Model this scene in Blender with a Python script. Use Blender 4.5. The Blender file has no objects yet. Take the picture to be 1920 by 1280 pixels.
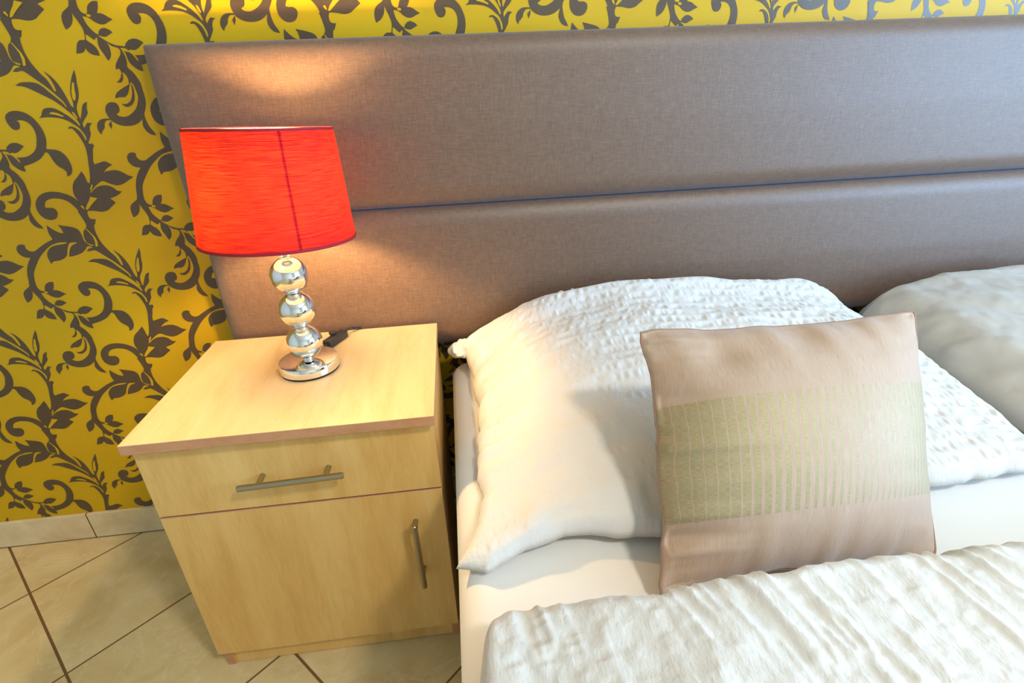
import bpy, bmesh, math
import numpy as np
from mathutils import Vector, Matrix
from mathutils.geometry import tessellate_polygon
S = bpy.context.scene
C = S.collection

# ---------------------------------------------------------------- camera
cam_d = bpy.data.cameras.new('camera'); cam = bpy.data.objects.new('camera', cam_d); C.objects.link(cam)
cam_d.sensor_width = 36.0
cam_d.lens = 36.0 * 983.81 / 1920
cam_d.clip_start = 0.02
cam.matrix_world = (Matrix.Translation((0.5720, -1.2539, 1.0902)) @ Matrix.Rotation(-0.0971, 4, 'Z')
                    @ Matrix.Rotation(1.1312, 4, 'X') @ Matrix.Rotation(-0.0449, 4, 'Z'))
S.camera = cam

# ---------------------------------------------------------------- light
w = bpy.data.worlds.new('world'); S.world = w; w.use_nodes = True
bg = w.node_tree.nodes['Background']; bg.inputs[0].default_value = (0.62, 0.8, 1.0, 1); bg.inputs[1].default_value = 1.5
def area(name, loc, target, sx, sy, power, col):
    l = bpy.data.lights.new(name, 'AREA'); l.shape = 'RECTANGLE'; l.size = sx; l.size_y = sy
    l.energy = power; l.color = col
    o = bpy.data.objects.new(name, l); C.objects.link(o); o.location = loc
    o.rotation_euler = (Vector(target) - Vector(loc)).to_track_quat('-Z', 'Z').to_euler()
    return o
area('window_daylight', (3.54, -1.9, 1.35), (0.5, -1.9, 1.25), 1.9, 1.6, 190, (0.36, 0.63, 1.0))
area('ceiling_light_glow', (1.55, -1.95, 2.435), (1.55, -1.95, 0), 0.26, 0.26, 32, (1.0, 0.93, 0.82))
S.view_settings.view_transform = 'Standard'; S.view_settings.look = 'None'
S.view_settings.gamma = 1.0; S.view_settings.use_curve_mapping = False
S.view_settings.exposure = 0.1

# ---------------------------------------------------------------- helpers
def link_mesh(name, me, mats, parent=None):
    for m in (mats if isinstance(mats, (list, tuple)) else [mats]): me.materials.append(m)
    o = bpy.data.objects.new(name, me); C.objects.link(o)
    if parent: o.parent = parent
    return o
def obj(name, bm, mats, parent=None, smooth=False):
    me = bpy.data.meshes.new(name); bm.normal_update(); bm.to_mesh(me); bm.free()
    if smooth:
        me.polygons.foreach_set('use_smooth', [True] * len(me.polygons))
        me.set_sharp_from_angle(angle=math.radians(38))
    return link_mesh(name, me, mats, parent)
def tag(o, label, cat, group=None):
    o['label'] = label; o['category'] = cat
    if group: o['group'] = group
    return o
def thing(name, label, cat, loc=(0, 0, 0)):
    o = bpy.data.objects.new(name, None); C.objects.link(o); o.location = loc; o.empty_display_size = .05
    return tag(o, label, cat)
def structure(o): o['kind'] = 'structure'; return o
def box(bm, x0, x1, y0, y1, z0, z1, bev=0.0, seg=2, mi=0):
    v = [bm.verts.new((x, y, z)) for x in (x0, x1) for y in (y0, y1) for z in (z0, z1)]
    fs = [bm.faces.new([v[i] for i in f]) for f in ((0, 1, 3, 2), (4, 6, 7, 5), (0, 4, 5, 1), (2, 3, 7, 6), (0, 2, 6, 4), (1, 5, 7, 3))]
    for f in fs: f.material_index = mi
    if bev:
        es = list({e for f in fs for e in f.edges})
        bmesh.ops.bevel(bm, geom=es, offset=bev, segments=seg, affect='EDGES', profile=.5)
def lathe(bm, prof, cx=0, cy=0, n=64, close=False):
    rings = []
    for r, z in prof:
        if r < 1e-6: rings.append([bm.verts.new((cx, cy, z))])
        else: rings.append([bm.verts.new((cx + r * math.cos(2 * math.pi * i / n), cy + r * math.sin(2 * math.pi * i / n), z)) for i in range(n)])
    if close: rings.append(rings[0])
    for a, b in zip(rings, rings[1:]):
        for i in range(n):
            j = (i + 1) % n
            if len(a) == 1 and len(b) == 1: continue
            if len(a) == 1: bm.faces.new((a[0], b[j], b[i]))
            elif len(b) == 1: bm.faces.new((a[i], a[j], b[0]))
            else: bm.faces.new((a[i], a[j], b[j], b[i]))
def tube(bm, pts, r, n=12, closed=False):
    pts = [Vector(p) for p in pts]; N = len(pts); rings = []
    up = Vector((0, 0, 1)); prev = None
    for i, p in enumerate(pts):
        if closed: t = pts[(i + 1) % N] - pts[i - 1]
        else: t = pts[min(i + 1, N - 1)] - pts[max(i - 1, 0)]
        t.normalize()
        a = (prev - t * prev.dot(t)) if prev else (up.cross(t) if abs(t.z) < .95 else Vector((1, 0, 0)).cross(t))
        a.normalize(); prev = a; b = t.cross(a)
        rr = r[i] if hasattr(r, '__len__') else r
        rings.append([bm.verts.new(p + rr * (math.cos(2 * math.pi * k / n) * a + math.sin(2 * math.pi * k / n) * b)) for k in range(n)])
    for i in range(N if closed else N - 1):
        A, B = rings[i], rings[(i + 1) % N]
        for k in range(n): bm.faces.new((A[k], A[(k + 1) % n], B[(k + 1) % n], B[k]))
    if not closed:
        bm.faces.new(rings[0][::-1]); bm.faces.new(rings[-1])
def grid_mesh(name, P, mats, parent=None, uv=None, closed_under=None, smooth=True):
    """P: (n, m, 3) array of points. closed_under: same-shape array for the underside, sharing the rim."""
    n, m = P.shape[:2]
    V = P.reshape(-1, 3)
    idx = np.arange(n * m).reshape(n, m)
    q = np.stack([idx[:-1, :-1], idx[1:, :-1], idx[1:, 1:], idx[:-1, 1:]], -1).reshape(-1, 4)
    faces = [q]; verts = [V]
    if closed_under is not None:
        id2 = idx.copy(); inner = np.zeros((n, m), bool); inner[1:-1, 1:-1] = True
        id2[inner] = n * m + np.arange(inner.sum())
        verts.append(closed_under[inner])
        q2 = np.stack([id2[:-1, :-1], id2[:-1, 1:], id2[1:, 1:], id2[1:, :-1]], -1).reshape(-1, 4)
        faces.append(q2)
    V = np.concatenate(verts); F = np.concatenate(faces)
    me = bpy.data.meshes.new(name)
    me.vertices.add(len(V)); me.vertices.foreach_set('co', V.astype(np.float32).ravel())
    me.loops.add(F.size); me.loops.foreach_set('vertex_index', F.astype(np.int32).ravel())
    me.polygons.add(len(F)); me.polygons.foreach_set('loop_start', np.arange(0, F.size, 4, dtype=np.int32))
    me.polygons.foreach_set('loop_total', np.full(len(F), 4, np.int32))
    me.update(calc_edges=True); me.validate()
    if smooth: me.polygons.foreach_set('use_smooth', [True] * len(me.polygons))
    if uv is not None:
        L = me.uv_layers.new(name='UVMap')
        U = uv.reshape(-1, 2)
        if closed_under is not None: U = np.concatenate([U, uv[inner]])
        vi = np.zeros(len(me.loops), np.int32); me.loops.foreach_get('vertex_index', vi)
        L.data.foreach_set('uv', U[vi].astype(np.float32).ravel())
    return link_mesh(name, me, mats, parent)
def _h(i, j, seed):
    x = np.sin(i * 127.1 + j * 311.7 + seed * 74.7) * 43758.5453
    return x - np.floor(x)
def noise(x, y, seed=0):
    xi, yi = np.floor(x), np.floor(y); fx, fy = x - xi, y - yi
    fx = fx ** 3 * (fx * (fx * 6 - 15) + 10); fy = fy ** 3 * (fy * (fy * 6 - 15) + 10)
    a = _h(xi, yi, seed); b = _h(xi + 1, yi, seed); c = _h(xi, yi + 1, seed); d = _h(xi + 1, yi + 1, seed)
    return ((a + (b - a) * fx) * (1 - fy) + (c + (d - c) * fx) * fy) * 2 - 1
def fbm(x, y, seed=0, o=3):
    r = 0; a = 1
    for k in range(o): r = r + a * noise(x * 2 ** k, y * 2 ** k, seed + k * 13); a *= .5
    return r
def sinterp(x, xp, fp, k=.07):
    g = np.linspace(xp[0] - .3, xp[-1] + .3, 900); v = np.interp(g, xp, fp)
    w_ = np.exp(-.5 * (np.arange(-120, 121) * (g[1] - g[0]) / (k * .45)) ** 2); w_ /= w_.sum()
    return np.interp(x, g, np.convolve(np.pad(v, 120, mode='edge'), w_, 'valid'))
def rnd(x): return np.sqrt(np.clip(1 - (1 - np.clip(x, 0, 1)) ** 2, 0, 1))
def sm(x): x = np.clip(x, 0, 1); return x * x * (3 - 2 * x)
def displace(P, d):
    gu = np.gradient(P, axis=0); gv = np.gradient(P, axis=1)
    n = np.cross(gu, gv); n /= np.linalg.norm(n, axis=-1, keepdims=True) + 1e-12
    return P + n * d[..., None]

# ---------------------------------------------------------------- materials
def srgb(r, g, b):
    f = lambda c: (c / 255 / 12.92) if c / 255 <= .04045 else ((c / 255 + .055) / 1.055) ** 2.4
    return (f(r), f(g), f(b), 1)
class Mat:
    def __init__(s, name, col=(.8, .8, .8, 1), rough=.5, metal=0, **kw):
        s.m = bpy.data.materials.new(name); s.m.use_nodes = True
        s.t = s.m.node_tree; s.p = s.t.nodes['Principled BSDF']
        s.p.inputs['Base Color'].default_value = col; s.p.inputs['Roughness'].default_value = rough
        s.p.inputs['Metallic'].default_value = metal
        for k, v in kw.items(): s.p.inputs[k.replace('_', ' ')].default_value = v
    def n(s, typ, **kw):
        nd = s.t.nodes.new(typ)
        for k, v in kw.items():
            if k == 'inp':
                for a, b in v.items():
                    if hasattr(b, 'is_output'): s.t.links.new(b, nd.inputs[a])
                    else: nd.inputs[a].default_value = b
            else: setattr(nd, k, v)
        return nd
    def l(s, a, b): s.t.links.new(a, b)
    def coord(s, kind='Object', scale=(1, 1, 1), rot=(0, 0, 0), loc=(0, 0, 0)):
        c = s.n('ShaderNodeTexCoord')
        mp = s.n('ShaderNodeMapping', inp={'Vector': c.outputs[kind], 'Scale': scale, 'Rotation': rot, 'Location': loc})
        return mp.outputs[0]
    def noise(s, vec, scale, detail=4, rough=.5, dist=0):
        return s.n('ShaderNodeTexNoise', inp={'Vector': vec, 'Scale': scale, 'Detail': detail, 'Roughness': rough, 'Distortion': dist}).outputs['Fac']
    def math(s, op, a, b=0.0, c=0.0): return s.n('ShaderNodeMath', operation=op, inp={0: a, 1: b, 2: c}).outputs[0]
    def ramp(s, fac, stops):
        r = s.n('ShaderNodeValToRGB', inp={0: fac}); e = r.color_ramp.elements
        while len(e) < len(stops): e.new(.5)
        for k, (p, c) in enumerate(stops): e[k].position = p; e[k].color = c
        return r.outputs[0]
    def mix(s, f, a, b, mode='MIX'):
        nd = s.n('ShaderNodeMix', data_type='RGBA', blend_type=mode)
        for i, v in ((0, f), (6, a), (7, b)):
            if hasattr(v, 'is_output'): s.l(v, nd.inputs[i])
            else: nd.inputs[i].default_value = v
        return nd.outputs[2]
    def bump(s, h, strength=.3, dist=.001):
        b = s.n('ShaderNodeBump', inp={'Height': h, 'Strength': strength, 'Distance': dist})
        s.l(b.outputs[0], s.p.inputs['Normal'])
    def col(s, c): s.l(c, s.p.inputs['Base Color'])

def wood(name, c1, c2, c3, scale=(1, 1, 1), rough=.38, seed=0):
    M = Mat(name, rough=rough, Specular_IOR_Level=.45)
    v = M.coord('Object', scale, loc=(seed, seed * .7, seed * .3))
    big = M.noise(v, 5, 2, .5, .6)
    grain = M.noise(v, 26, 6, .62, 1.2)
    f = M.math('ADD', M.math('MULTIPLY', big, .6), M.math('MULTIPLY', grain, .4))
    M.col(M.ramp(f, [(.3, c3), (.5, c2), (.68, c1)]))
    return M.m
mw1, mw2, mw3 = srgb(234, 194, 122), srgb(226, 181, 106), srgb(212, 163, 88)
m_top = wood('maple_top', srgb(222, 199, 150), srgb(217, 191, 139), srgb(206, 176, 120), (6, 1, 1))
m_front = wood('maple_front', mw1, mw2, mw3, (4, 4, .55))
m_drawer = wood('maple_drawer', mw1, mw2, mw3, (4, 4, .7), seed=3.1)
m_side = wood('maple_side', mw1, mw2, mw3, (4, 4, .6), seed=5.7)
m_edge = wood('edge_band', srgb(206, 152, 112), srgb(198, 142, 100), srgb(186, 128, 88), (4, 4, 8), rough=.45)

m_yellow = Mat('wallpaper_yellow', srgb(212, 186, 14), rough=.5, Specular_IOR_Level=.35)
v = m_yellow.coord('Object', (1, 1, 1))
m_yellow.col(m_yellow.ramp(m_yellow.noise(v, 3, 2), [(.3, srgb(202, 160, 3)), (.7, srgb(210, 170, 6))]))
m_yellow.bump(m_yellow.noise(v, 900, 2), .25, .0004); m_yellow = m_yellow.m
m_brown = Mat('wallpaper_brown', srgb(94, 76, 52), rough=.36, Specular_IOR_Level=.6)
v = m_brown.coord('Object'); m_brown.bump(m_brown.noise(v, 1200, 2), .3, .0004)
m_brown.col(m_brown.ramp(m_brown.noise(v, 700, 2), [(.35, srgb(76, 58, 38)), (.65, srgb(88, 69, 47))])); m_brown = m_brown.m
m_white = Mat('white_paint', srgb(226, 224, 216), rough=.75); v = m_white.coord('Object'); m_white.bump(m_white.noise(v, 300, 3), .15, .0005); m_white = m_white.m

def tile_material():
    M = Mat('floor_tile', rough=.32, Specular_IOR_Level=.5)
    a = 0.7691; T = 0.333; ox, oy = -.576, -.1845
    c = M.n('ShaderNodeTexCoord').outputs['Object']
    s = M.n('ShaderNodeSeparateXYZ', inp={0: c})
    dx = M.math('SUBTRACT', s.outputs[0], ox); dy = M.math('SUBTRACT', s.outputs[1], oy)
    u = M.math('DIVIDE', M.math('ADD', M.math('MULTIPLY', dx, math.cos(a)), M.math('MULTIPLY', dy, math.sin(a))), T)
    w_ = M.math('DIVIDE', M.math('SUBTRACT', M.math('MULTIPLY', dy, math.cos(a)), M.math('MULTIPLY', dx, math.sin(a))), T)
    def edge(q, wd):
        fr = M.math('SUBTRACT', q, M.math('ROUND', q))
        return M.math('LESS_THAN', M.math('ABSOLUTE', fr), wd)
    g = M.math('MAXIMUM', edge(u, .0085), edge(w_, .0068))
    cid = M.n('ShaderNodeCombineXYZ', inp={0: M.math('FLOOR', u), 1: M.math('FLOOR', w_)}).outputs[0]
    wn = M.n('ShaderNodeTexWhiteNoise', inp={0: cid}).outputs['Color']
    off = M.n('ShaderNodeVectorMath', operation='MULTIPLY_ADD', inp={0: wn, 1: (7, 7, 7), 2: c}).outputs[0]
    n1 = M.noise(off, 9, 6, .6, .8); n2 = M.noise(off, 30, 5, .65, .5)
    vn = M.noise(off, 4, 5, .6, 1.5)
    vein = M.math('SUBTRACT', 1, M.math('MULTIPLY', M.math('ABSOLUTE', M.math('SUBTRACT', vn, .5)), 60)); vein = M.math('MAXIMUM', vein, 0)
    base = M.ramp(n1, [(.3, srgb(206, 180, 124)), (.5, srgb(222, 200, 146)), (.7, srgb(232, 214, 164))])
    base = M.mix(M.math('MULTIPLY', n2, .35), base, srgb(202, 174, 126), 'MIX')
    base = M.mix(M.math('MULTIPLY', vein, .3), base, srgb(238, 224, 190))
    col = M.mix(g, base, srgb(120, 84, 44)); M.col(col)
    M.l(M.math('MULTIPLY_ADD', g, .5, .32), M.p.inputs['Roughness'])
    M.bump(M.math('SUBTRACT', 1, g), .5, .0012)
    return M.m
m_tile = tile_material()
def marble(name, seed):
    M = Mat(name, rough=.35)
    v = M.coord('Object', loc=(seed, seed, 0)); n1 = M.noise(v, 9, 6, .6, .8)
    M.col(M.ramp(n1, [(.3, srgb(204, 180, 136)), (.5, srgb(218, 198, 156)), (.72, srgb(232, 216, 178))])); return M.m
m_skirt = marble('skirting_tile', 3.3)
m_grout = Mat('grout', srgb(120, 84, 44), rough=.9).m

def cloth(name, c1, c2, scale, strength=.35, rough=.8, sheen=.3, pucker=0):
    M = Mat(name, c1, rough=rough, Specular_IOR_Level=.25)
    M.p.inputs['Sheen Weight'].default_value = sheen; M.p.inputs['Sheen Roughness'].default_value = .4
    v = M.coord('Object')
    h = M.noise(v, scale, 3, .6)
    if pucker:
        v2 = M.coord('Object', (150, 60, 60))
        h = M.math('ADD', h, M.math('MULTIPLY', M.noise(v2, 1, 2, .6), pucker))
    M.col(M.mix(M.noise(v, 4, 3), c1, c2)); M.bump(h, strength, .0015)
    return M.m
m_linen = cloth('white_linen', srgb(222, 220, 215), srgb(216, 213, 207), 200, .4, pucker=1.6)
m_duvet = cloth('white_duvet_cover', srgb(220, 218, 212), srgb(214, 211, 204), 160, .5, pucker=1.6)
m_sheet = cloth('white_jersey_sheet', srgb(228, 225, 219), srgb(224, 220, 212), 500, .1)
m_grey_linen = cloth('pale_grey_linen', srgb(196, 190, 180), srgb(186, 181, 172), 260, .2)

def headboard_material():
    M = Mat('taupe_woven_fabric', rough=.46, Specular_IOR_Level=.8)
    M.p.inputs['Sheen Weight'].default_value = .35; M.p.inputs['Sheen Tint'].default_value = (.55, .76, 1, 1); M.p.inputs['Sheen Roughness'].default_value = .5
    c = M.n('ShaderNodeTexCoord').outputs['Object']
    h1 = M.n('ShaderNodeMapping', inp={0: c, 'Scale': (60, 60, 1100)}).outputs[0]
    h2 = M.n('ShaderNodeMapping', inp={0: c, 'Scale': (1100, 60, 60)}).outputs[0]
    a = M.noise(h1, 1, 3, .6); b = M.noise(h2, 1, 3, .6)
    f = M.math('MULTIPLY', M.math('ADD', a, b), .5)
    M.col(M.ramp(f, [(.36, srgb(90, 63, 42)), (.5, srgb(107, 78, 53)), (.64, srgb(127, 96, 69))]))
    M.bump(f, .35, .0012)
    return M.m
m_head = headboard_material()

def silk(name, c, metal, rough):
    M = Mat(name, c, rough=rough, metal=metal, Specular_IOR_Level=.5)
    return M
def cushion_material():
    M = Mat('taupe_silk_striped', rough=.58, Specular_IOR_Level=.3)
    M.p.inputs['Sheen Weight'].default_value = .35; M.p.inputs['Sheen Tint'].default_value = (.86, .86, 1, 1)
    uv = M.n('ShaderNodeTexCoord').outputs['UV']
    s = M.n('ShaderNodeSeparateXYZ', inp={0: uv}); u, v = s.outputs[0], s.outputs[1]
    slub = M.noise(M.n('ShaderNodeMapping', inp={0: uv, 'Scale': (330, 16, 1)}).outputs[0], 1, 3, .6)
    base = M.ramp(slub, [(.3, srgb(178, 150, 124)), (.5, srgb(186, 159, 134)), (.68, srgb(192, 166, 142)), (.78, srgb(218, 197, 176))])
    ph = M.math('MULTIPLY_ADD', u, 22, M.math('MULTIPLY', M.math('MULTIPLY', u, u), 13))
    fr = M.math('FRACT', ph)
    duty = M.n('ShaderNodeFloatCurve', inp={'Value': u}); cv = duty.mapping.curves[0]
    pts = [(0, .92), (.2, .88), (.28, .7), (.42, .5), (.58, .3), (.7, .32), (.85, .6), (1, .9)]
    cv.points[0].location = pts[0]; cv.points[-1].location = pts[-1]
    for p in pts[1:-1]: cv.points.new(*p)
    duty.mapping.update()
    st = M.math('LESS_THAN', fr, duty.outputs[0])
    band = M.math('MULTIPLY', M.math('GREATER_THAN', v, .235), M.math('LESS_THAN', v, .665))
    f = M.math('MULTIPLY', st, band)
    thr = M.noise(M.n('ShaderNodeMapping', inp={0: uv, 'Scale': (60, 420, 1)}).outputs[0], 1, 2, .6)
    gold = M.ramp(thr, [(.35, srgb(160, 144, 104)), (.65, srgb(180, 166, 128))])
    M.col(M.mix(f, base, gold))
    M.l(M.math('MULTIPLY', f, .25), M.p.inputs['Metallic'])
    M.bump(M.math('ADD', M.math('MULTIPLY', f, 1.0), M.math('MULTIPLY', slub, .12)), .5, .0009)
    return M.m
m_cushion = cushion_material()
m_piping = Mat('taupe_seam', srgb(150, 118, 94), rough=.6).m
m_chrome = Mat('chrome', (.86, .85, .83, 1), rough=.035, metal=1).m
m_steel = Mat('brushed_steel', srgb(176, 166, 140), rough=.3, metal=1)
v = m_steel.coord('Object', (400, 400, 400)); m_steel.bump(m_steel.noise(v, 1, 2), .12, .0003); m_steel = m_steel.m
m_black = Mat('black_plastic', srgb(34, 34, 36), rough=.4).m
m_felt = Mat('black_felt', srgb(20, 20, 20), rough=.9).m
m_plasticw = Mat('white_plastic', srgb(235, 230, 220), rough=.4).m

def shade_material(name, c, c2, tr_a, tr_b, bumpy=.3):
    M = Mat(name, c, rough=.8, Specular_IOR_Level=.2)
    th = M.noise(M.n('ShaderNodeMapping', inp={0: M.n('ShaderNodeTexCoord').outputs['Object'], 'Scale': (24, 24, 800)}).outputs[0], 1, 4, .65)
    f = M.ramp(th, [(.36, (0, 0, 0, 1)), (.64, (1, 1, 1, 1))])
    M.col(M.mix(f, c2, c))
    tr = M.n('ShaderNodeBsdfTranslucent'); M.l(M.mix(f, tr_b, tr_a), tr.inputs[0])
    mx = M.n('ShaderNodeMixShader', inp={0: .5, 1: M.p.outputs[0], 2: tr.outputs[0]})
    out = [n for n in M.t.nodes if n.type == 'OUTPUT_MATERIAL'][0]
    M.l(mx.outputs[0], out.inputs[0]); M.bump(th, bumpy, .0006)
    return M.m
m_shade = shade_material('red_lampshade_fabric', srgb(196, 4, 44), srgb(166, 2, 30), (.5, .048, .010, 1), (.16, .008, .003, 1))
m_shade_in = shade_material('cream_lampshade_lining', srgb(222, 200, 172), srgb(214, 192, 164), (.5, .44, .36, 1), (.42, .37, .3, 1), .05)
m_seam = shade_material('shade_seam_tape', srgb(220, 180, 160), srgb(200, 160, 140), (.6, .6, .6, 1), (.5, .5, .5, 1), .05)
m_trim = Mat('dark_red_trim', srgb(150, 12, 30), rough=.7).m
m_glow = Mat('lamp_bulb_glow', (1, .8, .5, 1), rough=.3)
m_glow.p.inputs['Emission Color'].default_value = (1, .68, .31, 1); m_glow.p.inputs['Emission Strength'].default_value = 1450; m_glow = m_glow.m
m_ceil_glow = Mat('ceiling_lamp_glow', (1, 1, 1, 1)); m_ceil_glow.p.inputs['Emission Color'].default_value = (1, .92, .8, 1); m_ceil_glow.p.inputs['Emission Strength'].default_value = 6; m_ceil_glow = m_ceil_glow.m
def glass_material():
    M = Mat('window_glass'); t = M.n('ShaderNodeBsdfTransparent'); g = M.n('ShaderNodeBsdfGlossy', inp={'Roughness': .02})
    mx = M.n('ShaderNodeMixShader', inp={0: .06, 1: t.outputs[0], 2: g.outputs[0]})
    out = [n for n in M.t.nodes if n.type == 'OUTPUT_MATERIAL'][0]; M.l(mx.outputs[0], out.inputs[0]); return M.m
m_glass = glass_material()
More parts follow.
